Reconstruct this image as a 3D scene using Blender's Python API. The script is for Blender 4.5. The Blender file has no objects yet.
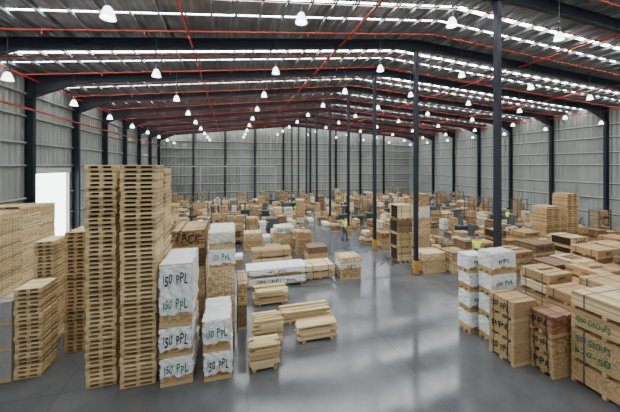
import bpy, math, random
from mathutils import Vector, Matrix
H=5.6; F=290.0; TH=math.atan(80/F); c=math.cos(TH); s=math.sin(TH)
col=bpy.context.scene.collection
# ---------------------------------------------------------------- survey helpers (floor measurements)
def G(px,py):
    zc=F*H/(py-165.0); xc=(px-310)/F*zc
    return zc*s+xc*c, zc*c-xc*s
def XP(px,Y):
    t=(px-310)/F
    return Y*(s+t*c)/(c-t*s)
def rect(p0,p1,base):
    xm,Y=G((p0+p1)/2,base)
    return XP(p0,Y),XP(p1,Y),Y,(xm*s+Y*c)/F
# ---------------------------------------------------------------- materials
def newmat(name):
    m=bpy.data.materials.new(name); m.use_nodes=True
    nt=m.node_tree; b=nt.nodes['Principled BSDF']
    return m,nt,b
def plain(name,colr,rough=.6,metal=0,emit=0,var=.12,scale=3.0):
    m,nt,b=newmat(name)
    n=nt.nodes.new('ShaderNodeTexNoise'); n.inputs['Scale'].default_value=scale; n.inputs['Detail'].default_value=4
    tc=nt.nodes.new('ShaderNodeTexCoord'); nt.links.new(tc.outputs['Object'],n.inputs['Vector'])
    r=nt.nodes.new('ShaderNodeValToRGB')
    a=[max(0,x*(1-var)) for x in colr]; d=[min(1,x*(1+var)) for x in colr]
    r.color_ramp.elements[0].color=(*a,1); r.color_ramp.elements[1].color=(*d,1)
    r.color_ramp.elements[0].position=.3; r.color_ramp.elements[1].position=.7
    nt.links.new(n.outputs['Fac'],r.inputs['Fac']); nt.links.new(r.outputs['Color'],b.inputs['Base Color'])
    b.inputs['Roughness'].default_value=rough; b.inputs['Metallic'].default_value=metal
    if emit:
        b.inputs['Emission Color'].default_value=(*colr,1); b.inputs['Emission Strength'].default_value=emit
    return m
def wood(name,colr,dark=.26):
    m,nt,b=newmat(name); L=nt.links
    g=nt.nodes.new('ShaderNodeNewGeometry'); oi=nt.nodes.new('ShaderNodeObjectInfo')
    tc=nt.nodes.new('ShaderNodeTexCoord')
    n=nt.nodes.new('ShaderNodeTexNoise'); n.inputs['Scale'].default_value=9; n.inputs['Detail'].default_value=3
    mp=nt.nodes.new('ShaderNodeMapping'); mp.inputs['Scale'].default_value=(1,1,5)
    L.new(tc.outputs['Object'],mp.inputs['Vector']); L.new(mp.outputs['Vector'],n.inputs['Vector'])
    a=nt.nodes.new('ShaderNodeMath'); a.operation='MULTIPLY'; a.inputs[1].default_value=.62
    L.new(g.outputs['Random Per Island'],a.inputs[0])
    a2=nt.nodes.new('ShaderNodeMath'); a2.operation='MULTIPLY_ADD'; a2.inputs[1].default_value=.38
    L.new(oi.outputs['Random'],a2.inputs[0]); L.new(a.outputs[0],a2.inputs[2])
    a3=nt.nodes.new('ShaderNodeMath'); a3.operation='MULTIPLY_ADD'; a3.inputs[1].default_value=.3
    L.new(n.outputs['Fac'],a3.inputs[0]); L.new(a2.outputs[0],a3.inputs[2])
    r=nt.nodes.new('ShaderNodeValToRGB'); e=r.color_ramp.elements
    e[0].position=.12; e[1].position=1.0
    e[0].color=(colr[0]*dark,colr[1]*dark*.92,colr[2]*dark*.85,1); e[1].color=(min(1,colr[0]*1.38),min(1,colr[1]*1.5),min(1,colr[2]*1.85),1)
    k=e.new(.55); k.color=(*colr,1)
    L.new(a3.outputs[0],r.inputs['Fac']); L.new(r.outputs['Color'],b.inputs['Base Color'])
    b.inputs['Roughness'].default_value=.7
    return m
M={}
M['pale']=wood('pale_pine',(.65,.485,.245))
M['tan']=wood('tan_pine',(.48,.325,.145))
M['brown']=wood('brown_timber',(.21,.125,.06))
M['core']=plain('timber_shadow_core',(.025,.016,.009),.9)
M['orange']=wood('orange_timber',(.38,.215,.085))
M['osb']=plain('speckled_board',(.49,.335,.165),.8,var=.45,scale=26)
M['grey']=plain('plain_grey_pack',(.40,.40,.38),.6,var=.1,scale=8)
M['wrap']=plain('white_plastic_wrap',(.86,.89,.90),.28,var=.12,scale=5)
M['wrapdirty']=plain('cream_wrap',(.70,.70,.60),.4,var=.14,scale=6)
M['navy']=plain('navy_painted_steel',(.007,.012,.025),.45)
M['galv']=plain('galvanised_steel',(.26,.275,.285),.45,.3)
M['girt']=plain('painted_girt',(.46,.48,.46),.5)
M['girtshade']=plain('shadowed_girt',(.09,.10,.095),.5)  # darker copy of the girt paint: underside shade put into the colour
M['red']=plain('red_pipe_paint',(.48,.045,.02),.5)
M['white']=plain('pale_duct_paint',(.42,.44,.44),.45)
M['black']=plain('black_plastic',(.02,.02,.02),.5)
M['ink']=plain('black_ink',(.012,.016,.016),.7)
M['green']=plain('green_ink',(.01,.17,.09),.7)
M['redink']=plain('red_band',(.45,.04,.03),.6)
M['redwood']=wood('reddish_timber',(.34,.16,.075))
M['yellow']=plain('faded_safety_yellow',(.50,.28,.04),.6)
M['hivis']=plain('hi_vis_yellow',(.72,.95,.04),.6,emit=.35)  # slight glow added so the vests stand out brighter
M['blue']=plain('workwear_blue',(.03,.05,.13),.8)
M['skin']=plain('skin',(.55,.32,.22),.55)
M['hair']=plain('dark_hair',(.04,.025,.015),.7)
M['mgreen']=plain('machine_green',(.03,.07,.055),.5)
M['mgrey']=plain('machine_grey',(.09,.10,.11),.5)
M['card']=plain('cardboard',(.38,.26,.13),.8)
M['strap']=plain('strapping',(.06,.07,.07),.4)
M['lamp']=plain('lamp_glow',(1,.98,.92),.4,emit=18)
M['refl']=plain('lamp_reflector',(.95,.96,.97),.25,emit=5.0,var=.03)
M['sky']=plain('translucent_roof_sheet',(.95,.98,1),.4,emit=37,var=.03)
M['day']=plain('daylight_opening',(.95,.98,1),.5,emit=6,var=.02)
def ribbed(name,colr,axis,pitch=.25,pan=.75,lo=.86,hi=1.12,rough=.45,metal=0,ns=.5,bump=.7,rib=0):
    m,nt,b=newmat(name); L=nt.links
    tc=nt.nodes.new('ShaderNodeTexCoord'); sp=nt.nodes.new('ShaderNodeSeparateXYZ'); L.new(tc.outputs['Object'],sp.inputs[0])
    mu=nt.nodes.new('ShaderNodeMath'); mu.operation='MULTIPLY'; mu.inputs[1].default_value=2*math.pi/pitch; L.new(sp.outputs[axis],mu.inputs[0])
    si=nt.nodes.new('ShaderNodeMath'); si.operation='SINE'; L.new(mu.outputs[0],si.inputs[0])
    bp=nt.nodes.new('ShaderNodeBump'); bp.inputs['Distance'].default_value=.03; bp.inputs['Strength'].default_value=bump
    L.new(si.outputs[0],bp.inputs['Height']); L.new(bp.outputs[0],b.inputs['Normal'])
    n=nt.nodes.new('ShaderNodeTexNoise'); n.inputs['Scale'].default_value=ns; n.inputs['Detail'].default_value=5; L.new(tc.outputs['Object'],n.inputs['Vector'])
    fl=nt.nodes.new('ShaderNodeMath'); fl.operation='MULTIPLY'; fl.inputs[1].default_value=1/pan; L.new(sp.outputs[axis],fl.inputs[0])
    f2=nt.nodes.new('ShaderNodeMath'); f2.operation='FLOOR'; L.new(fl.outputs[0],f2.inputs[0])
    wn=nt.nodes.new('ShaderNodeTexWhiteNoise'); wn.noise_dimensions='1D'; L.new(f2.outputs[0],wn.inputs['W'])
    ad=nt.nodes.new('ShaderNodeMath'); ad.operation='MULTIPLY_ADD'; ad.inputs[1].default_value=.4; L.new(wn.outputs['Value'],ad.inputs[0]); L.new(n.outputs['Fac'],ad.inputs[2])
    r=nt.nodes.new('ShaderNodeValToRGB'); r.color_ramp.elements[0].position=.3; r.color_ramp.elements[1].position=1.0
    r.color_ramp.elements[0].color=(*[x*lo for x in colr],1); r.color_ramp.elements[1].color=(*[min(1,x*hi) for x in colr],1)
    L.new(ad.outputs[0],r.inputs['Fac']); L.new(r.outputs['Color'],b.inputs['Base Color'])
    b.inputs['Roughness'].default_value=rough; b.inputs['Metallic'].default_value=metal
    return m
M['cladY']=ribbed('wall_cladding_side',(.30,.322,.30),1,pitch=.375,lo=.80,hi=1.16,bump=.9)
M['cladX']=ribbed('wall_cladding_end',(.28,.298,.278),0,pitch=.5,lo=.80,hi=1.16,bump=.9)
M['foil']=ribbed('silver_roof_sheeting',(.20,.21,.22),0,pitch=.25,pan=.8,lo=.5,hi=1.6,rough=.4,metal=.35,ns=1.2,bump=.6)
m,nt,b=newmat('polished_concrete'); L=nt.links
tc=nt.nodes.new('ShaderNodeTexCoord')
n=nt.nodes.new('ShaderNodeTexNoise'); n.inputs['Scale'].default_value=.45; n.inputs['Detail'].default_value=9; n.inputs['Roughness'].default_value=.66
L.new(tc.outputs['Object'],n.inputs['Vector'])
r=nt.nodes.new('ShaderNodeValToRGB'); r.color_ramp.elements[0].position=.28; r.color_ramp.elements[1].position=.72
r.color_ramp.elements[0].color=(.070,.078,.086,1); r.color_ramp.elements[1].color=(.150,.161,.170,1)
L.new(n.outputs['Fac'],r.inputs['Fac'])
br=nt.nodes.new('ShaderNodeTexBrick'); br.offset=0; br.inputs['Scale'].default_value=1
br.inputs['Brick Width'].default_value=4.42; br.inputs['Row Height'].default_value=4.42; br.inputs['Mortar Size'].default_value=.009
br.inputs['Color1'].default_value=(1,1,1,1); br.inputs['Color2'].default_value=(.95,.95,.95,1); br.inputs['Mortar'].default_value=(.62,.62,.62,1)
mp=nt.nodes.new('ShaderNodeMapping'); mp.inputs['Location'].default_value=(-.4,.35,0)
L.new(tc.outputs['Object'],mp.inputs['Vector']); L.new(mp.outputs[0],br.inputs['Vector'])
mx=nt.nodes.new('ShaderNodeMix'); mx.data_type='RGBA'; mx.blend_type='MULTIPLY'; mx.inputs[0].default_value=1
L.new(r.outputs['Color'],mx.inputs[6]); L.new(br.outputs['Color'],mx.inputs[7]); L.new(mx.outputs[2],b.inputs['Base Color'])
r2=nt.nodes.new('ShaderNodeMapRange'); r2.inputs[3].default_value=.04; r2.inputs[4].default_value=.22; L.new(n.outputs['Fac'],r2.inputs[0]); L.new(r2.outputs[0],b.inputs['Roughness'])
b.inputs['Specular IOR Level'].default_value=1.0
M['floor']=m
# ---------------------------------------------------------------- mesh builder
class MB:
    def __init__(S): S.v=[];S.f=[];S.m=[];S.mats=[]
    def mi(S,k):
        if k not in S.mats: S.mats.append(k)
        return S.mats.index(k)
    def box(S,x0,y0,z0,x1,y1,z1,k):
        i=len(S.v); q=S.mi(k)
        S.v+=[(x0,y0,z0),(x1,y0,z0),(x1,y1,z0),(x0,y1,z0),(x0,y0,z1),(x1,y0,z1),(x1,y1,z1),(x0,y1,z1)]
        S.f+=[(i,i+3,i+2,i+1),(i+4,i+5,i+6,i+7),(i,i+1,i+5,i+4),(i+1,i+2,i+6,i+5),(i+2,i+3,i+7,i+6),(i+3,i,i+4,i+7)]
        S.m+=[q]*6
    def prism(S,pts,y0,y1,k):
        i=len(S.v); n=len(pts); q=S.mi(k)
        S.v+=[(x,y0,z) for x,z in pts]+[(x,y1,z) for x,z in pts]
        S.f.append(tuple(range(i,i+n))); S.f.append(tuple(range(i+2*n-1,i+n-1,-1))); S.m+=[q,q]
        for j in range(n):
            a=i+j;b_=i+(j+1)%n
            S.f.append((b_,a,a+n,b_+n)); S.m.append(q)
    def tube(S,p0,p1,r0,r1,k,n=12,caps=True):
        p0=Vector(p0);p1=Vector(p1);d=(p1-p0).normalized()
        u=d.orthogonal().normalized(); w=d.cross(u); i=len(S.v); q=S.mi(k)
        for p,r in((p0,r0),(p1,r1)):
            for j in range(n):
                a=2*math.pi*j/n; S.v.append(tuple(p+u*math.cos(a)*r+w*math.sin(a)*r))
        for j in range(n):
            S.f.append((i+j,i+(j+1)%n,i+n+(j+1)%n,i+n+j)); S.m.append(q)
        if caps:
            S.f.append(tuple(range(i+n-1,i-1,-1))); S.f.append(tuple(range(i+n,i+2*n))); S.m+=[q,q]
    def lathe(S,prof,k,n=20,cx=0,cy=0):
        i=len(S.v);q=S.mi(k)
        for r,z in prof:
            for j in range(n):
                a=2*math.pi*j/n; S.v.append((cx+r*math.cos(a),cy+r*math.sin(a),z))
        for t in range(len(prof)-1):
            for j in range(n):
                S.f.append((i+t*n+j,i+t*n+(j+1)%n,i+(t+1)*n+(j+1)%n,i+(t+1)*n+j)); S.m.append(q)
    def add(S,me,keys,x,y,z):
        q0=len(S.v); S.v+=[(v.co.x+x,v.co.y+y,v.co.z+z) for v in me.vertices]
        mp=[S.mi(k) for k in keys]
        for p in me.polygons: S.f.append(tuple(q0+j for j in p.vertices)); S.m.append(mp[p.material_index])
    def mesh(S,name):
        me=bpy.data.meshes.new(name); me.from_pydata(S.v,[],S.f)
        for k in S.mats: me.materials.append(M[k])
        me.polygons.foreach_set('material_index',S.m); me.update()
        return me
    def obj(S,name,**kw): return mk(name,S.mesh(name),**kw)
def mk(name,me,loc=(0,0,0),rot=(0,0,0),parent=None,label=None,cat=None,group=None,kind=None,smooth=False):
    o=bpy.data.objects.new(name,me); col.objects.link(o); o.location=loc; o.rotation_euler=rot
    if parent: o.parent=parent
    if label: o['label']=label
    if cat: o['category']=cat
    if group: o['group']=group
    if kind: o['kind']=kind
    if smooth and me: me.polygons.foreach_set('use_smooth',[True]*len(me.polygons))
    return o
# ---------------------------------------------------------------- setting
XL=-9.64; XR=31.5; YB=46.3; YF=-4.0; XC=9.2
bays=[8.2-4.35,8.2]+[12.9+4.42*k for k in range(8)]
RER=10.3; REL=9.7; RID=11.75
def rc(x):
    return REL+(RID-REL)*(x-XL)/(XC-XL) if x<XC else RID+(RER-RID)*(x-XC)/(XR-XC)
def roof(x): return rc(x)+.40
mb=MB(); mb.box(XL-.5,YF,-.2,XR+.5,YB+.5,0,'floor'); mb.obj('floor',kind='structure')
d0,d1,dh=17.85,21.2,5.15
mb=MB(); e=roof(XL)
mb.box(XL-.2,YF,0,XL,d0,e,'cladY'); mb.box(XL-.2,d1,0,XL,YB,e,'cladY'); mb.box(XL-.2,d0,dh,XL,d1,e,'cladY')
mb.obj('wall_left',kind='structure')
mb=MB(); mb.box(XR,YF,0,XR+.2,YB,roof(XR),'cladY'); mb.obj('wall_right',kind='structure')
mb=MB(); mb.prism([(XL-.2,0),(XR+.2,0),(XR+.2,roof(XR)),(XC,roof(XC)),(XL-.2,roof(XL))],YB,YB+.2,'cladX'); mb.obj('wall_back',kind='structure')
mb=MB(); mb.box(XL-.15,d0,0,XL-.10,d1,dh,'day')
mb.obj('door_1',kind='structure',label='open roller door opening with bright daylight')
mb=MB(); mb.box(XL,d0-.12,0,XL+.06,d0,dh+.1,'girt'); mb.box(XL,d1,0,XL+.06,d1+.12,dh+.1,'girt'); mb.box(XL,d0-.1,dh,XL+.12,d1+.1,dh+.3,'girt')
mb.obj('trim_1',kind='structure')
strips=[]
for i in range(len(bays)):
    y=bays[i]+1.7
    strips.append((y,y+.24))
    if y+2.3<YB: strips.append((y+1.2,y+1.32))
px_=[]; x=XL+.4
while x<XR-.2: px_.append(x); x+=.86
ceil=MB(); y=YF
def slab(mbx,y0,y1,k,xa,xb,t=.08,dz=0):
    mbx.prism([(xa,roof(xa)+dz),(xb,roof(xb)+dz),(xb,roof(xb)+t+dz),(xa,roof(xa)+t+dz)],y0,y1,k)
wn=1
for a,bb in strips+[(YB+.2,YB+.2)]:
    for xa,xb in((XL-.2,XC),(XC,XR+.2)): slab(ceil,y,a,'foil',xa,xb)
    if a<YB:
        for xa,xb in((XL-.2,XC),(XC,XR+.2)):
            w=MB(); slab(w,a,bb,'sky',xa,xb,.03,.03); w.obj('window_%d'%wn,kind='structure'); wn+=1
    y=bb
ceil.obj('ceiling',kind='structure')
mb=MB()
mb.box(-.012,YF,-.15,0.012,YB,-.01,'galv'); mb.box(-.012,YF,-.15,.05,YB,-.135,'galv'); mb.box(-.05,YF,-.025,.0,YB,-.01,'galv')
pmesh=mb.mesh('purlin')
for x in px_: mk('roof_purlin',pmesh,loc=(x,0,roof(x)),label='galvanised steel purlin running under the roof sheeting',cat='roof beam',group='roof purlins')
def frame(y):
    mb=MB(); hw=.19
    pts=[(XL+.05,rc(XL)-.95,rc(XL)+.25),(XL+2.2,rc(XL+2.2)-hw,rc(XL+2.2)+.25),(XC-1.5,rc(XC-1.5)-hw,rc(XC-1.5)+.25),(XC,rc(XC)-.30,rc(XC)+.25),(XC+1.5,rc(XC+1.5)-hw,rc(XC+1.5)+.25),(XR-2.5,rc(XR-2.5)-hw,rc(XR-2.5)+.25),(XR-.05,rc(XR)-.95,rc(XR)+.25)]
    for p,q in zip(pts[:-1],pts[1:]):
        mb.prism([(p[0],p[1]),(q[0],q[1]),(q[0],q[2]),(p[0],p[2])],-.02,.02,'navy')
        mb.prism([(p[0],p[1]),(q[0],q[1]),(q[0],q[1]+.025),(p[0],p[1]+.025)],-.1,.1,'navy')
        mb.prism([(p[0],p[2]-.025),(q[0],q[2]-.025),(q[0],q[2]),(p[0],p[2])],-.1,.1,'navy')
    return mb.mesh('rafter')
fm=frame(0)
def icol(h):
    mb=MB(); mb.box(-.15,-.02,0,.15,.02,h,'navy'); mb.box(-.17,-.11,0,-.145,.11,h,'navy'); mb.box(.145,-.11,0,.17,.11,h,'navy'); mb.box(-.2,-.15,0,.2,.15,.03,'navy'); return mb.mesh('icol')
cl=icol(rc(XL)+.2); cr=icol(rc(XR)+.2)
mb=MB(); hC=rc(XC)-.30
mb.box(-.09,-.09,.02,.09,.09,hC,'navy'); mb.box(-.18,-.18,0,.18,.18,.03,'navy'); mb.box(-.16,-.16,hC-.03,.16,.16,hC,'navy'); cc=mb.mesh('ccol')
mb=MB(); mb.box(-.105,-.105,.03,.105,.105,.7,'yellow'); cg=mb.mesh('cguard')
for y in bays:
    mk('roof_rafter',fm,loc=(0,y,0),label='dark navy steel portal rafter spanning under the roof',cat='roof beam',group='portal rafters')
    mk('steel_column',cl,loc=(XL+.22,y,0),label='dark navy steel column against the side wall',cat='column',group='wall columns')
    mk('steel_column',cr,loc=(XR-.22,y,0),label='dark navy steel column against the side wall',cat='column',group='wall columns')
    if y>5:
        o=mk('steel_column',cc,loc=(XC,y,0),label='slim navy steel column holding the roof ridge',cat='column',group='ridge columns')
        mk('column_guard',cg,parent=o,label='faded yellow guard at the column foot')
x=XL+4.4
while x<XR-2:
    mk('steel_column',icol(rc(x)+.3),loc=(x,YB-.25,0),rot=(0,0,math.pi/2),label='dark navy steel column against the end wall',cat='column',group='end wall columns')
    x+=4.5
tn=2
for z in (1.3,2.6,3.9,5.5,6.6,7.9,9.0):
    def gt(mb,x0,y0,x1,y1,k=1): mb.box(x0,y0,z+.06*k,x1,y1,z+.12*k,'girt'); mb.box(x0,y0,z,x1,y1,z+.06*k,'girtshade')
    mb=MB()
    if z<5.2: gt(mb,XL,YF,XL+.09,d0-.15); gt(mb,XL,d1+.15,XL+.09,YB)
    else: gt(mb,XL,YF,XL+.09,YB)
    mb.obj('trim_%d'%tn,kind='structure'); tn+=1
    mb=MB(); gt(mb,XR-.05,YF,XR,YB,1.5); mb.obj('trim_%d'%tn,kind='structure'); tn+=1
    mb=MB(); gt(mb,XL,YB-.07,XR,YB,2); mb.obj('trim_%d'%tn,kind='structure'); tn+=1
def pipe(p,r=.04,lab='red fire sprinkler pipe under the roof',heads=True):
    mb=MB()
    for a,bb in zip(p[:-1],p[1:]): mb.tube(a,bb,r,r,'red',8)
    if heads:
        for a,bb in zip(p[:-1],p[1:]):
            A=Vector(a);B=Vector(bb);n=int((B-A).length/3)
            for i in range(1,n):
                q=A.lerp(B,i/n); mb.tube(q,(q.x,q.y,q.z-.15),.015,.025,'red',6)
    mb.obj('sprinkler_pipe',label=lab,cat='pipe',group=lab)
for y in [b_+q for b_ in bays for q in(1.1,3.4)]:
    if y<YB-.5: pipe([(XL+.6,y,roof(XL+.6)-.42),(XC,y,roof(XC)-.42),(XR-.6,y,roof(XR-.6)-.42)],r=.026)
for x in (XL+.6,-1.5,5.0,16.0,24.0,XR-.6):
    pipe([(x,YF,roof(x)-.50),(x,YB-.1,roof(x)-.50)],r=.042)
pipe([(XL+.45,YF,8.25),(XL+.45,YB-.5,8.25)],r=.045,heads=False)
mb=MB(); mb.tube((XL+1.3,42.9,5.4),(6.5,42.9,5.4),.07,.07,'white'); o=mb.obj('extraction_duct',label='pale dust extraction duct crossing before end wall',cat='duct')
for x in(XL+1.3,-4,1.5,6.5):
    mb=MB(); mb.tube((x,42.9,0),(x,42.9,5.4),.05,.05,'white'); mb.obj('duct_drop',parent=o)
# lamps
LS=.66
def lampmeshes():
    a=MB(); a.lathe([(.0,.42),(.07,.42),(.09,.36),(.09,.16),(.07,.14)],'mgrey',16)
    r=MB(); r.lathe([(.08,.16),(.13,.10),(.19,-.05),(.24,-.25),(.255,-.26),(.235,-.26),(.18,-.06),(.10,.08)],'refl',20)
    b=MB(); b.lathe([(0.0,.06),(.05,.05),(.10,-.05),(.12,-.15),(.08,-.21),(0,-.22)],'lamp',14)
    for q in(a,r,b): q.v=[(x*LS,y*LS,z*LS) for x,y,z in q.v]
    return a.mesh('housing'),r.mesh('reflector'),b.mesh('bulb')
la,lr,lb=lampmeshes()
for me in(la,lr,lb): me.polygons.foreach_set('use_smooth',[True]*len(me.polygons))
mb=MB(); mb.tube((0,0,.25),(0,0,1.45),.012,.012,'mgrey',6); lrod=mb.mesh('rod')
for j in range(9):
    y=7.8+4.42*j+(.2 if j else 0)
    for x in (-7.4,-2.75,1.9,6.9,11.6,16.3,21.0,25.7,29.8):
        z=roof(x)-1.65
        xc_=x*c-y*s; zc_=x*s+y*c
        if zc_<1 or abs(xc_/zc_)>1.25: continue
        o=mk('high_bay_lamp',None,loc=(x,y,z),label='white bell-shaped high bay lamp hanging from the roof',cat='lamp',group='high bay lamps')
        mk('lamp_housing',la,parent=o); mk('lamp_shade',lr,parent=o); mk('bulb',lb,parent=o); mk('rod',lrod,parent=o)
# ---------------------------------------------------------------- hand-marked lettering
tcache={}
def textmesh(t,k):
    if (t,k) in tcache: return tcache[(t,k)]
    rr=random.Random(len(t)*13+ord(t[0])+len(tcache))
    V=[];Fc=[];x=0
    for ch in t:
        if ch==' ': x+=.4; continue
        cu=bpy.data.curves.new('t','FONT'); cu.body=ch; cu.extrude=.004; cu.offset=.006; cu.size=1; cu.shear=.08; cu.resolution_u=2
        ob=bpy.data.objects.new('t',cu); col.objects.link(ob); bpy.context.view_layer.update()
        dg=bpy.context.evaluated_depsgraph_get(); me=bpy.data.meshes.new_from_object(ob.evaluated_get(dg)); bpy.data.objects.remove(ob)
        xs=[v.co.x for v in me.vertices]; w=max(xs)-min(xs); m0=min(xs)
        a=rr.uniform(-.19,.19); sc=rr.uniform(.78,1.18); dy=rr.uniform(-.11,.11); i=len(V)
        for v in me.vertices:
            qx,qy=(v.co.x-m0-w/2)*sc,(v.co.y-.35)*sc
            V.append((x+w/2+qx*math.cos(a)-qy*math.sin(a),dy+qx*math.sin(a)+qy*math.cos(a),v.co.z))
        for p in me.polygons: Fc.append(tuple(i+j for j in p.vertices))
        x+=w*sc+.09
    xs=[v[0] for v in V]; cx=(max(xs)+min(xs))/2; V=[(a-cx,b_,d) for a,b_,d in V]
    me=bpy.data.meshes.new('lettering'); me.from_pydata(V,[],Fc); me.materials.append(M[k])
    tcache[(t,k)]=(me,max(xs)-min(xs),.75); return tcache[(t,k)]
# ---------------------------------------------------------------- timber packs
occ=[]
def blocked(x0,x1,y0,y1,pad=.1):
    return any(x0<b+pad and x1>a-pad and y0<d+pad and y1>c_-pad for a,b,c_,d in occ)
def boards_into(mb,w,d,z0,z1,k,along,bw,bh,jit,rr,core=True):
    A,Bd=(w,d) if along=='y' else (d,w)
    n=max(2,round(A/bw)); m=max(1,round((z1-z0)/bh)); cw=A/n; ch=(z1-z0)/m; g=.007 if bh>.035 else .003
    for i in range(n):
        for j in range(m):
            if 0<i<n-1 and j<m-1 and along=='x' and n>3 and jit<.1: continue
            a0=-A/2+i*cw+g/2; a1=a0+cw-g; q0=z0+j*ch+g/2; q1=q0+ch-g
            e0=rr.uniform(0,jit); e1=rr.uniform(0,jit)
            if along=='y': mb.box(a0,e0,q0,a1,d-e1,q1,k)
            else: mb.box(-w/2+e0,a0+A/2,q0,w/2-e1,a1+A/2,q1,k)
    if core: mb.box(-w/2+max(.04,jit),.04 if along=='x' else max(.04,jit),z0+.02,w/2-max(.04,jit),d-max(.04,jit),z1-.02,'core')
def wrapmesh(w,d,z0,z1,k,rr):
    import bmesh
    bm=bmesh.new(); bmesh.ops.create_cube(bm,size=1)
    bmesh.ops.bevel(bm,geom=bm.edges[:],offset=.03,segments=2,affect='EDGES')
    bmesh.ops.subdivide_edges(bm,edges=[e for e in bm.edges if e.calc_length()>.3],cuts=11,use_grid_fill=True)
    ph=rr.uniform(0,9)
    for v in bm.verts:
        x,y,z=v.co
        r1=rr.uniform(-.009,.009)
        dx=.010*math.sin(17*z+9*y+ph)+.007*math.sin(31*y+11*z+ph)+r1; dy=.010*math.sin(19*x+13*z+ph)+.008*math.sin(29*z-17*x)+r1
        dz=(.03*math.sin(9*x+ph)+.02*math.sin(23*x+ph)) if z<-.4 else 0
        v.co=Vector((x*(w+.02)+dx, (y+.5)*(d+.02)-.01+dy-.004, z0+(z+.5)*(z1-z0+.006)+dz))
    me=bpy.data.meshes.new('wrap'); bm.to_mesh(me); bm.free(); me.materials.append(M[k])
    me.polygons.foreach_set('use_smooth',[False]*len(me.polygons)); return me
LB={'wrap':'timber pack wrapped in creased white plastic','cream':'timber pack under a cream plastic cover','pale':'strapped pack of pale pine boards','tan':'strapped pack of tan pine boards','brown':'strapped pack of dark brown timber','orange':'strapped pack of orange-brown timber','grey':'plain grey pack of sheet boards','crate':'brown wooden crate with battens','osb':'solid pack of speckled tan board sheets','redwood':'strapped pack of reddish brown timber'}
def pack(x0,x1,y,d,z0,z1,style='pale',along='y',text=None,ink='ink',bw=.10,bh=.045,jit=.03,label=None,side=0,straps=True,seed=3,tk=.5,yaw=0,wf=.7,ty=.5):
    rr=random.Random(seed)
    w=x1-x0; cx=(x0+x1)/2
    wrapk={'wrap':'wrap','cream':'wrapdirty'}.get(style)
    nm={'wrap':'wrapped_timber_pack','cream':'wrapped_timber_pack','crate':'wooden_crate'}.get(style,'timber_pack')
    lb=label or LB[style]+((' with hand-marked lettering' ) if text else '')
    o=mk(nm,None,loc=(cx,y,z0),rot=(0,0,yaw),label=lb,cat='timber pack' if style!='crate' else 'crate')
    h=z1-z0; bz=min(.09,h*.2)
    wk=style if style in('pale','tan','brown','orange','grey','osb','redwood') else 'tan'
    if style in('osb','grey'): bh=.022; bw=1.2; jit=.012
    bm_=MB()
    if along=='y': bm_.box(-w/2,-.0,0,w/2,.09,bz,'tan')
    else: bm_.box(-w/2+.15,0,0,-w/2+.25,d,bz,'tan')
    be=bm_.mesh('bearer'); mk('bearer',be,parent=o)
    for f_ in(.5,1): mk('bearer',be,parent=o,loc=(0,(d-.09)*f_,0) if along=='y' else ((w-.4)*f_,0,0))
    if style=='crate':
        b2=MB(); b2.box(-w/2+.03,.03,bz,w/2-.03,d-.03,h-.03,'brown')
        kk=rr.choice(['brown','orange','tan'])
        n=max(4,int(w/.14))
        for i in range(n): b2.box(-w/2+.02+i*(w-.04)/n,.012,bz,-w/2+.02+(i+1)*(w-.04)/n-.008,.03,h-.02,kk)
        n=max(4,int(d/.14))
        for i in range(n):
            for sx in(-1,1):
                xa=sx*(w/2-.03); b2.box(min(xa,xa+sx*.018),.03+i*(d-.06)/n,bz,max(xa,xa+sx*.018),.03+(i+1)*(d-.06)/n-.008,h-.02,kk)
        n=max(4,int(w/.12))
        for i in range(n): b2.box(-w/2+.02+i*(w-.04)/n,.01,h-.03,-w/2+.02+(i+1)*(w-.04)/n-.01,d-.01,h-.006,'tan')
        mk('crate_body',b2.mesh('crate_body'),parent=o)
        b3=MB()
        for zz in(bz,h-.12):
            b3.box(-w/2,-.012,zz,w/2,.012,zz+.1,'orange'); b3.box(-w/2,d-.012,zz,w/2,d+.012,zz+.1,'orange')
            b3.box(-w/2-.006,.012,zz,-w/2+.012,d-.012,zz+.1,'orange'); b3.box(w/2-.012,.012,zz,w/2+.006,d-.012,zz+.1,'orange')
        for xx in(-w/2,-.05,w/2-.1): b3.box(xx,-.012,bz+.1,xx+.1,.012,h-.12,'orange')
        for xx in(-w/2,-.05,w/2-.1): b3.box(xx,0,h-.006,xx+.1,d,h+.01,'orange')
        mk('batten_frame',b3.mesh('batten_frame'),parent=o)
    else:
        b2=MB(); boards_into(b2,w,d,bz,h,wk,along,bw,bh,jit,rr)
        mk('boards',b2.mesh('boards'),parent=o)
        if straps and not wrapk:
            for f_ in (.22,.78):
                st=MB(); t=.006
                if along=='y':
                    yy=d*f_; st.box(-w/2-t,yy,bz*.98,-w/2,yy+.03,h+t,'strap'); st.box(w/2,yy,bz*.98,w/2+t,yy+.03,h+t,'strap'); st.box(-w/2,yy,h,w/2,yy+.03,h+t,'strap')
                else:
                    xx=-w/2+w*f_; st.box(xx,-t,bz*.98,xx+.03,0,h+t,'strap'); st.box(xx,d,bz*.98,xx+.03,d+t,h+t,'strap'); st.box(xx,0,h,xx+.03,d,h+t,'strap')
                mk('strap',st.mesh('strap'),parent=o)
        if wrapk:
            zlo=bz+(h-bz)*rr.uniform(.12,.26)
            mk('plastic_wrap',wrapmesh(w,d,zlo,h,wrapk,rr),parent=o)
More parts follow.
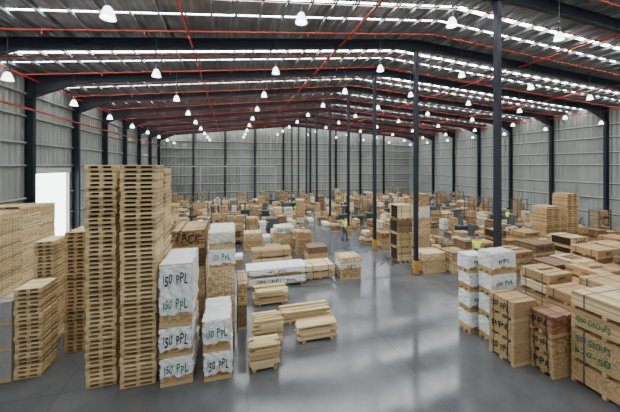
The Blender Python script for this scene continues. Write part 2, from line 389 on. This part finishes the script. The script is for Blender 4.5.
    if text:
        nl=len(text)
        for li,tx in enumerate(text):
            me,tw,th=textmesh(tx,ink if not isinstance(ink,(list,tuple)) else ink[li%len(ink)]); W_=w if not side else d
            zz=bz+(h-bz)*(1-(li+.5)/nl*.88-.02)
            kx=W_*wf/tw; kz=min((h-bz)*tk/nl/th,kx*2.0)
            if kz*1.5<kx: kx=kz*1.5
            if side: t_=mk('lettering',me,parent=o,loc=(side*(w/2+.036),d*ty,zz),rot=(math.pi/2,rr.uniform(-.06,.06),side*math.pi/2))
            else: t_=mk('lettering',me,parent=o,loc=(0,-.042,zz),rot=(math.pi/2,rr.uniform(-.06,.06),0))
            t_.scale=(kx,kz,1); t_['label']='hand-marked lettering reading '+tx
    return o
def stack(p0,p1,base,tops,d,styles,texts=None,inks=None,**kw):
    x0,x1,Y,mpp=rect(p0,p1,base); z=0; occ.append((x0,x1,Y,Y+d))
    rr=random.Random(int(p0*7+base))
    for i,t in enumerate(tops):
        z1=(base-t)*mpp; sh=rr.uniform(-.03,.03) if i else 0
        pack(x0+sh,x1+sh,Y+abs(sh),d,z,z1-.014,styles[i%len(styles)],text=(texts[i] if texts else None),ink=(inks[i] if inks else 'ink'),seed=int(p0*31+i*7+base),**kw)
        z=z1
def wstack(x0,x1,Y,d,hs,styles,texts=None,inks=None,**kw):
    occ.append((x0,x1,Y,Y+d)); z=0
    for i,h in enumerate(hs):
        pack(x0,x1,Y,d,z,z+h-.014,styles[i%len(styles)],text=(texts[i] if texts else None),ink=(inks[i] if inks else 'ink'),seed=int(x0*77+Y*13+i),**kw); z+=h
    return z
# ---------------------------------------------------------------- pallets
PH=.112
def palletmesh(w,d,k,seed):
    rr=random.Random(seed); mb=MB(); h=PH
    n=7
    for i in range(n):
        y=i*(d-.1)/(n-1); mb.box(-w/2+rr.uniform(0,.01),y,h-.026,w/2-rr.uniform(0,.01),y+.1,h-.002,k)
    for x in(-w/2,-.045,w/2-.09): mb.box(x,.004,.024,x+.09,d-.004,h-.026,k)
    for i in(0,2,4,6):
        y=i*(d-.1)/(n-1); mb.box(-w/2,y,.002,w/2,y+.1,.024,k)
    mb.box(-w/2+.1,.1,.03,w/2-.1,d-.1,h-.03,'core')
    return mb.mesh('pallet')
pc={}; npal=0; rest=MB()
def pallets(x0,x1,Y,d,n,k='pale',lab='pale wooden pallet in a tall stack',merge=False):
    global npal
    w=x1-x0; key=(round(w,2),round(d,2),k); rr=random.Random(int(x0*100+Y*10)); occ.append((x0,x1,Y,Y+d))
    if key not in pc: pc[key]=[palletmesh(w,d,k,i) for i in range(3)]
    for i in range(n):
        me=pc[key][i%3]; dx=rr.uniform(-.018,.018); dy=rr.uniform(-.018,.018)
        if merge or npal>=298:
            rest.add(me,[k,'core'],(x0+x1)/2+dx,Y+dy,PH*i); continue
        mk('pallet',me,loc=((x0+x1)/2+dx,Y+dy,PH*i),rot=(0,0,rr.uniform(-.01,.01)),label=lab,cat='pallet',group=lab+' group'); npal+=1
def pstack(p0,p1,base,top,d,**kw):
    x0,x1,Y,mpp=rect(p0,p1,base); n=max(1,round((base-top)*mpp/PH)); pallets(x0,x1,Y,d,n,**kw); return x0,x1,Y,n
a=pstack(85,116,387,167,.9)
bq=pstack(120,156,386,165,.9)
pallets(bq[0]+.02,bq[1]+.02,bq[2]+.98,.9,bq[3]-1)
pstack(14,42,378,287,.7,lab='pale wooden pallet in a waist-high stack')
pstack(34,54,347,241,.8)
pstack(64,86,352,231,.9,k='tan',lab='tan wooden pallet in a tall stack')
for i in range(4): pallets(-8.75,-7.6,11.3+i*1.1,1.06,36-(i%2),lab='pale wooden pallet in a long row of stacks by the wall',k='pale')
pstack(546,561,252,206,.9,k='tan',merge=True); pstack(567,579,250,194,.9,k='tan',merge=True)
# ---------------------------------------------------------------- people
def skinned(name,verts,edges,rad,k,sub=1):
    me=bpy.data.meshes.new(name); me.from_pydata(verts,edges,[]); ob=bpy.data.objects.new(name,me); col.objects.link(ob)
    ob.modifiers.new('s','SKIN').use_smooth_shade=True
    for i,r in enumerate(rad):
        sv=me.skin_vertices[0].data[i]; sv.radius=r if isinstance(r,tuple) else (r,r); sv.use_root=(i==0)
    ob.modifiers.new('ss','SUBSURF').levels=sub; ob.modifiers['ss'].render_levels=sub
    bpy.context.view_layer.update(); dg=bpy.context.evaluated_depsgraph_get()
    m2=bpy.data.meshes.new_from_object(ob.evaluated_get(dg)); bpy.data.objects.remove(ob)
    m2.materials.clear(); m2.materials.append(M[k]); return m2
def person(px,py,yaw,vest,walk,label):
    x,y=G(px,py); occ.append((x-.45,x+.45,y-.45,y+.45)); occ.append((x-1.0,x+.6,y-3.0,y-.3))
    V=[];E=[];Rr=[]
    def ad(p,r,par=None):
        V.append(p);Rr.append(r)
        if par is not None:E.append((par,len(V)-1))
        return len(V)-1
    pel=ad((0,0,.95),(.13,.10)); sp=ad((0,0,1.15),(.12,.09),pel); ch=ad((0,0,1.36),(.14,.10),sp); nb=ad((0,0,1.47),.065,ch); nk=ad((0,-.01,1.53),.052,nb)
    hd=ad((0,-.02,1.62),(.075,.09),nk); ad((0,-.01,1.70),(.06,.075),hd)
    legs=[];arms=[]
    for sx in(-1,1):
        st=walk*sx
        hp=ad((sx*.09,0,.90),.088,pel); kn=ad((sx*.10,-.10*st-.02,.50),.056,hp); an=ad((sx*.10,-.22*st+.03,.09),.038,kn); ad((sx*.11,-.22*st-.10,.04),(.035,.03),an)
        legs.append([V[hp],V[kn],V[an],V[-1]])
        sh=ad((sx*.17,0,1.41),.055,ch); el=ad((sx*.22,.10*st+.02,1.14),.042,sh); wr=ad((sx*.23,.18*st-.10,.92),.028,el); pa=ad((sx*.23,.19*st-.13,.86),(.016,.034),wr)
        arms.append([V[sh],V[el],V[wr]])
        bx,by,bz=V[pa]
        for f_,(dy,l) in enumerate(((-.028,.075),(-.010,.085),(.010,.08),(.026,.062))):
            k1=ad((bx,by+dy,bz-.035),.009,pa); k2=ad((bx-sx*.008,by+dy-.004,bz-.035-l*.5),.008,k1); ad((bx-sx*.022,by+dy-.008,bz-.035-l*.9),.007,k2)
        t1=ad((bx-sx*.012,by-.045,bz+.005),.011,pa); ad((bx-sx*.02,by-.062,bz-.035),.009,t1)
    o=mk('person',skinned('body',V,E,Rr,'skin',2),loc=(x,y,0),rot=(0,0,yaw),label=label,cat='person')
    mk('trousers',skinned('trousers',[(0,0,.97)]+[p for l in legs for p in l[:3]],[(0,1),(1,2),(2,3),(0,4),(4,5),(5,6)],[(.145,.115),.10,.072,.06,.10,.072,.06],'blue',2),parent=o)
    mk('vest',skinned('vest',[(0,0,.96),(0,0,1.16),(0,0,1.37),(0,0,1.46),(-.17,0,1.42),(.17,0,1.42)],[(0,1),(1,2),(2,3),(2,4),(2,5)],[(.17,.14),(.17,.14),(.20,.155),(.10,.09),.09,.09],vest,2),parent=o)
    for a_ in arms:
        mid=tuple(a_[0][i]*.3+a_[1][i]*.7 for i in range(3))
        mk('sleeve',skinned('sleeve',[a_[0],mid],[(0,1)],[.07,.06],vest,1),parent=o)
    for l in legs:
        f0=l[2];f1=l[3]
        b_=MB(); b_.box(f0[0]-.05,f1[1]-.07,0,f0[0]+.06,f0[1]+.07,.07,'black'); b_.box(f0[0]-.045,f0[1]-.07,.07,f0[0]+.05,f0[1]+.06,.16,'black'); mk('boot',b_.mesh('boot'),parent=o)
    hb=MB(); hb.lathe([(.001,1.79),(.05,1.782),(.085,1.75),(.1,1.70),(.1,1.66)],'hair',16); mk('hair',hb.mesh('hair'),parent=o,loc=(0,.012,0),smooth=True)
    f=MB(); f.tube((0,-.10,1.63),(0,-.125,1.60),.008,.014,'skin',8); mk('nose',f.mesh('nose'),parent=o)
    for sx in(-1,1):
        f=MB(); f.tube((sx*.03,-.10,1.645),(sx*.03,-.108,1.645),.012,.008,'black',8); mk('eye',f.mesh('eye'),parent=o)
    f=MB(); f.box(-.022,-.108,1.565,.022,-.098,1.573,'redink'); mk('mouth',f.mesh('mouth'),parent=o)
person(345,240,.6,'hivis',.6,'person in a hi-vis yellow vest walking between the timber')
person(477,266,-.5,'hivis',.3,'person in a hi-vis yellow vest standing beside timber packs')
person(508,228,1.2,'hivis',.5,'person in a hi-vis vest working among the benches')
person(408,222,2.2,'hivis',.4,'person in a hi-vis vest walking near the end wall')
# ---------------------------------------------------------------- single loose boards
lbm=[]
for i in range(4):
    mb=MB(); l=[.5,.62,.74,.86][i]; mb.box(-l/2,-.05,0,l/2,.05,.035,['pale','tan','brown','pale'][i]); lbm.append((mb.mesh('board'),l))
nlb=0
def loose(x,y,z,rr,w,d):
    global nlb
    if nlb>150 or d<.5: return
    ok=[q for q in lbm if q[1]<=w*.97]
    if not ok: return
    n=rr.choice([1,2,2,3]) if d>.65 else 1
    for j in range(n):
        t=(j-(n-1)/2)*.19; me,l=rr.choice(ok)
        mk('loose_board',me,loc=(x,y+t,z),rot=(0,0,rr.uniform(-.06,.06)),label='single loose board lying on a timber pack',cat='board',group='loose boards on timber packs'); nlb+=1
# ragged floor piles made of single planks
plk={}
def plankmesh(l,k):
    l=round(l,1); key=(l,k)
    if key not in plk:
        mb=MB(); mb.box(-l/2,-.055,0,l/2,.055,.042,k); plk[key]=mb.mesh('plank')
    return plk[key]
def pile(p0,p1,base,top,d,seed):
    x0,x1,Y,mpp=rect(p0,p1,base); rr=random.Random(seed); w=x1-x0; h=(base-top)*mpp; occ.append((x0,x1,Y,Y+d))
    cx=(x0+x1)/2
    for f_ in(.15,.85):
        mb=MB(); mb.box(-.045,0,0,.045,d,.07,'tan'); mk('timber_bearer',mb.mesh('bearer'),loc=(x0+w*f_,Y,0),label='short timber bearer under a plank pile',cat='board',group='bearers under plank piles')
    z=.071; n=max(2,int(d/.125)); lay=0
    while z+.042<h:
        for j in range(n):
            if lay>1 and rr.random()<.13: continue
            l=w*rr.choice([1,1,.95,.85,.75]); dx=rr.uniform(-1,1)*(w*1.04-l)/2
            mk('timber_plank',plankmesh(l,rr.choice(['pale','pale','pale','tan'])),loc=(cx+dx,Y+.06+j*(d-.12)/(n-1),z),rot=(0,0,rr.uniform(-.007,.007)),label='pale pine plank in a ragged low floor pile',cat='board',group='planks in low floor piles')
        z+=.0435; lay+=1
pile(255,288,305,291,.75,1); pile(283,331,322,310,.6,2); pile(298,338,341,325,.5,3); pile(254,283,345,320,.6,4); pile(250,280,371,346,.5,5)
# ---------------------------------------------------------------- hero timber
P=['150 PPL']
stack(-6,11,383,[352,326,302],1.0,['grey','grey','grey'])
stack(160,193,385,[357,327,264],1.5,['wrap','wrap','wrap'],[P,P,['150 PPL','150 PPL']],['green','ink',['ink','green']],tk=.42,wf=.74)
stack(204,232,380,[352,320],1.4,['wrap','wrap'],[P,P],['ink','green'],tk=.42,wf=.74)
stack(172,205,330,[300,270,249,230],1.7,['tan','pale','brown','tan'],[None,None,None,['PACK']],tk=.6)
stack(209,235,338,[305,270,249,232],1.6,['tan','pale','wrap','cream'],[None,None,P,None],['ink','ink','green','ink'],tk=.4)
stack(238,247,330,[305,284],1.4,['brown','tan'])
stack(247,306,287,[277,268],1.0,['wrap','wrap'],[['PPL  PPL  PPL'],['PPL PPL']],['green','ink'],along='x',tk=.4)
stack(252,292,266,[258,250],.9,['pale','tan'],along='x')
stack(244,262,250,[240,233],1.0,['tan','pale'])
stack(276,294,252,[244,236,227],1.0,['tan','pale','cream'],[None,None,P],['ink','ink','green'])
stack(307,334,279,[272,265],1.0,['tan','pale'],along='x')
stack(308,328,262,[255,247],1.0,['tan','brown'])
stack(341,361,279,[271,263,257],.9,['tan','cream','pale'],[None,['PPL'],None])
stack(398,413,262,[248,234,220,205],.9,['pale','tan','brown','pale'],along='x')
stack(419,430,250,[235,221,207,194],1.0,['tan','pale','cream','tan'])
stack(424,446,273,[262,253],1.0,['tan','pale'])
stack(452,468,273,[262,252],1.0,['pale','tan'])
stack(382,394,248,[240,233],1.0,['tan','orange'])
stack(470,487,333,[312,292,273,255],.5,['wrap']*4,[None,['PPL'],None,['PPL']],['ink','green','ink','green'],tk=.25)
stack(492,516,342,[319,296,274,252],.5,['wrap']*4,[['PPL'],None,P,['PPL']],['green','ink','green','ink'],tk=.25)
stack(514,537,365,[343,321,301],.8,['osb','osb','osb'],[P,['PPL'],P],['ink','ink','ink'],side=-1,tk=.4)
stack(554,577,377,[357,337,316],.6,['osb','tan','redwood'],[['PPL'],P,['PPL']],['ink','ink','ink'],side=-1,tk=.45)
occ.append((8.6,10.4,4.1,5.5))
pack(8.6,10.4,4.1,1.4,0,.54,'osb',seed=5)
pack(8.6,10.4,4.1,1.4,.555,1.38,'osb',text=['2000 GROUPS','620-50'],ink=['green','green'],side=-1,tk=.5,wf=.52,ty=.66,seed=6)
pack(8.6,10.4,4.1,1.4,1.395,1.88,'tan',text=['2000 GROUPS'],ink='green',side=-1,tk=.42,wf=.52,ty=.66,seed=7,straps=False,bh=.035)
pack(8.6,10.4,4.1,1.4,1.895,2.32,'pale',seed=8,bh=.035)
rr=random.Random(5)
for yi,Y0 in enumerate((6.6,8.2,9.8,11.3,12.7,14.0)):
    X0=[11.2,11.7,12.0,12.2,13.0,13.4][yi]; xa=X0
    while xa<min(Y0*2.1+1.5,29):
        w_=rr.choice([1.0,1.2,1.4,1.6]) if yi<4 else rr.choice([.7,.95,1.2]); d_=rr.uniform(1.1,1.35) if yi<4 else rr.uniform(.9,1.1); n_=rr.choice([2,2,3]) if yi<4 else rr.choice([1,2,3])
        st=[rr.choice(['crate','crate','brown','tan','osb','tan','pale','orange','crate','brown']) for _ in range(n_)]
        if not blocked(xa,xa+w_,Y0,Y0+d_+.12,.03):
            y_=Y0+rr.uniform(0,.12)
            top=wstack(xa,xa+w_,y_,d_,[rr.choice([.34,.42,.5,.56]) for _ in range(n_)],st,texts=[rr.choice([None,['PPL'],P]) if q!='crate' else None for q in st],tk=.4,along='y' if ('crate' in st or 'osb' in st) else rr.choice('xy'))
            if rr.random()<.35: loose(xa+w_/2,y_+d_/2,top+.003,rr,w_,d_)
        xa+=w_+rr.uniform(.06,.16)
for y in bays: occ.append((XC-.3,XC+.3,y-.3,y+.3))
# ---------------------------------------------------------------- far stock, benches and machines
lib={}
def libpack(i):
    if i in lib: return lib[i]
    rr=random.Random(i+100); w=rr.choice([.4,.5,.65,.8,.95,1.15]); d=rr.choice([.5,.7,.9,1.0]); h=rr.choice([.12,.16,.2,.26,.34,.46])
    k=rr.choice(['pale','pale','tan','tan','orange','wrap','cream','brown','pale','brown','tan','brown','osb','brown']); al=rr.choice('xy')
    mb=MB()
    for f_ in(0,.5,1):
        if al=='y': mb.box(-w/2,f_*(d-.09),0,w/2,f_*(d-.09)+.09,.05,'tan')
        else: mb.box(-w/2+f_*(w-.1),0,0,-w/2+f_*(w-.1)+.1,d,.05,'tan')
    wk=k if k not in('wrap','cream') else 'tan'
    boards_into(mb,w,d,.05,h-.004,wk,al,.12,.06,rr.choice([.03,.1,.16]),rr)
    if k in('wrap','cream'):
        kk={'wrap':'wrap','cream':'wrapdirty'}[k]; t=.012
        mb.box(-w/2-t,-t,.09,w/2+t,d+t,h,kk)
    elif i%2:
        for f_ in(.2,.8):
            if al=='y': mb.box(-w/2-.006,d*f_,.05,w/2+.006,d*f_+.03,h,'strap')
            else: mb.box(-w/2+w*f_,-.006,.05,-w/2+w*f_+.03,d+.006,h,'strap')
    if i%3==0 and h>.25:
        me,tw,th=textmesh('PPL','ink'); kx=w*.6/tw; kz=min(kx*1.8,h*.5/th)
        q0=len(mb.v); mb.v+=[(v.co.x*kx,-.02-v.co.z,v.co.y*kz+h*.55) for v in me.vertices]; q=mb.mi('ink')
        for p in me.polygons: mb.f.append(tuple(q0+j for j in p.vertices)); mb.m.append(q)
    lib[i]=(mb.mesh('pack'),w,d,h,k,list(mb.mats)); return lib[i]
def bench():
    mb=MB(); mb.box(-.6,0,.82,.6,.7,.88,'tan')
    t=MB()
    for x in(-.57,.49):
        for y in(.04,.58): t.box(x,y,0,x+.08,y+.08,.82,'tan')
    t.box(-.55,.1,.25,.55,.6,.28,'brown')
    g=MB()
    g.box(-.5,.2,.88,.3,.5,1.0,'pale')
    g2=MB(); g2.box(.35,.2,.88,.55,.6,1.12,'card'); g2.box(.44,.2,1.12,.46,.6,1.122,'tan')
    return mb.mesh('top'),t.mesh('legs'),g.mesh('stock'),g2.mesh('carton')
bt,bl,bs,bs2=bench()
def saw():
    a=MB(); a.box(-.45,.1,0,.45,.7,.75,'mgreen'); a.box(-.5,.05,0,.5,.75,.06,'black')
    b=MB(); b.box(-.65,0,.75,.65,.8,.80,'mgrey'); b.box(-.65,.05,.8,.65,.1,.87,'galv')
    d=MB(); d.box(-.06,.35,.8,.06,.8,1.5,'mgrey'); d.box(-.1,.1,1.35,.1,.75,1.6,'mgrey'); d.tube((-.12,.28,1.45),(.12,.28,1.45),.13,.13,'mgrey')
    return a.mesh('sa'),b.mesh('sb'),d.mesh('sd')
sa,sb,sd=saw()
def rack():
    a=MB()
    for x in(-.7,.64):
        for y in(0,.64): a.box(x,y,0,x+.06,y+.06,2.1,'mgrey')
    for x in(-.7,.64): a.box(x+.01,.03,2.0,x+.05,.67,2.05,'mgrey')
    a.box(-.7,.65,2.0,.7,.69,2.05,'mgrey')
    b=MB(); b.box(-.7,0,0,.7,.7,.05,'brown')
    return a.mesh('ra'),b.mesh('rb')
ra,rb=rack()
def boxm():
    a=MB(); a.box(-.25,0,0,.25,.45,.38,'card'); a.box(-.25,.21,.38,.25,.235,.383,'tan'); return a.mesh('cb')
cb=boxm()
def bin_():
    a=MB(); a.prism([(-.42,.15),(.42,.15),(.5,.95),(-.5,.95)],0,.75,'mgrey'); a.box(-.54,-.04,.91,.54,0,.97,'mgrey'); a.box(-.54,.75,.91,.54,.79,.97,'mgrey')
    for x in(-.38,.3):
        a.tube((x,.1,.08),(x+.08,.1,.08),.08,.08,'black'); a.tube((x,.65,.08),(x+.08,.65,.08),.08,.08,'black')
    a.box(-.4,.05,.1,.4,.7,.17,'black'); return a.mesh('bin')
bnm=bin_()
labs={'pale':'pack of pale pine boards on bearers','tan':'pack of tan pine boards on bearers','orange':'pack of orange-brown timber on bearers','brown':'pack of dark brown timber on bearers','wrap':'timber pack wrapped in white plastic','cream':'timber pack under a cream plastic cover','osb':'pack of speckled tan boards on bearers'}
rr=random.Random(21); npk=0; farst=MB()
y=13.4
while y<44.8:
    x=-8.7
    while x<30.6:
        cx=x+rr.uniform(-.1,.1); cy=y+rr.uniform(-.06,.06)
        xc_=cx*c-cy*s; zc_=cx*s+cy*c; px=310+F*xc_/zc_
        x+=1.02
        if px<-15 or px>645: continue
        if (5.6<cx<8.2 and cy<27) or (cy<17.5 and 2.4<cx<13.2): continue
        if cy<21.5 and cx<-6.4: continue
        t=rr.random()
        if t<.05: continue
        i=rr.randrange(80)
        if t<(.72 if cy>20 else .85):
            me,w,d,h,k,ks=libpack(i)
            if blocked(cx-w/2,cx+w/2,cy,cy+d,.04) or (cy+d>42.6 and cx<7.5) or cx-w/2<XL+.5 or cx+w/2>XR-.5 or cy+d>YB-.6: continue
            occ.append((cx-w/2,cx+w/2,cy,cy+d))
            top=rr.choice([.3,.5,.8,1.1,1.4,1.8 if cy>20 else .9,2.3 if cy>26 else .7])
            if cx<-5 and cy<24: top=.8
            if cx>17: top=min(top,1.3)
            z=0
            while z+h<top or z==0:
                dx=rr.uniform(-.03,.03)
                if npk>=290: farst.add(me,ks,cx+dx,cy,z)
                else: mk('timber_pack' if k not in('wrap','cream') else 'wrapped_timber_pack',me,loc=(cx+dx,cy,z),label=labs[k],cat='timber pack',group='timber packs stocked across the floor')
                npk+=1; z+=h+.002
                if rr.random()<.2: break
                if rr.random()<.4:
                    for t_ in range(8):
                        q=libpack(rr.randrange(80))
                        if q[1]<=w+.01 and q[2]<=d+.01 and q[1]>w*.6: me,_,_,h,k,ks=q; break
            if rr.random()<.3 and cy<34 and h>.1: loose(cx,cy+libpack(i)[2]*.4,z+.002,rr,w*.8,d*.8)
        else:
            if blocked(cx-.72,cx+.72,cy,cy+.85,.04) or cx-.8<XL+.5 or cx+.8>XR-.5 or (cy+1>42.6): continue
            occ.append((cx-.72,cx+.72,cy,cy+.85))
            q=rr.choice([0,0,1,1,1,2,2,3])
            if q==0:
                o=mk('workbench',bt,loc=(cx,cy,0),label='timber workbench carrying pieces of wood',cat='workbench'); mk('leg_frame',bl,parent=o)
                mk('timber_offcut',bs,loc=(cx,cy,.0),label='pale timber offcut lying on the workbench',cat='offcut')
                mk('cardboard_box',bs2,loc=(cx,cy,.0),label='small cardboard carton standing on the workbench',cat='box')
            elif q==1:
                o=mk('table_saw',sa,loc=(cx,cy,0),label='dark green and grey woodworking saw on the floor',cat='machine'); mk('saw_table',sb,parent=o); mk('saw_head',sd,parent=o)
            elif q==2:
                o=mk('storage_rack',ra,loc=(cx,cy,0),label='grey steel storage rack with timber shelves',cat='rack')
                for z in(.3,.95,1.6): mk('shelf',rb,parent=o,loc=(0,0,z))
                for z in(.35,1.0,1.65):
                    for bx in(-.37,.27):
                        if rr.random()<.7: mk('cardboard_box',cb,loc=(cx+bx,cy+.1,z+.001),label='brown cardboard box on a storage rack',cat='box',group='cardboard boxes')
            else:
                mk('rubbish_bin',bnm,loc=(cx,cy,0),label='grey wheeled steel rubbish bin',cat='bin')
    y+=1.06
if rest.v: rest.obj('pallet_stacks',label='wooden pallets stacked high beside timber packs',cat='pallets',kind='stuff')
if farst.v: farst.obj('distant_timber_packs',label='many small timber packs stocked toward the end wall',cat='timber pack',kind='stuff')
# ---------------------------------------------------------------- light + camera
w=bpy.data.worlds.new('World'); bpy.context.scene.world=w; w.use_nodes=True
bg=w.node_tree.nodes['Background']; bg.inputs[0].default_value=(.96,.98,1,1); bg.inputs[1].default_value=.95
cam=bpy.data.cameras.new('Camera'); cam.sensor_width=36; cam.lens=F/620*36; cam.shift_y=-(206-165)/620; cam.clip_end=200
co=bpy.data.objects.new('Camera',cam); col.objects.link(co); co.location=(0,0,H); co.rotation_euler=(math.pi/2,0,-TH)
bpy.context.scene.camera=co
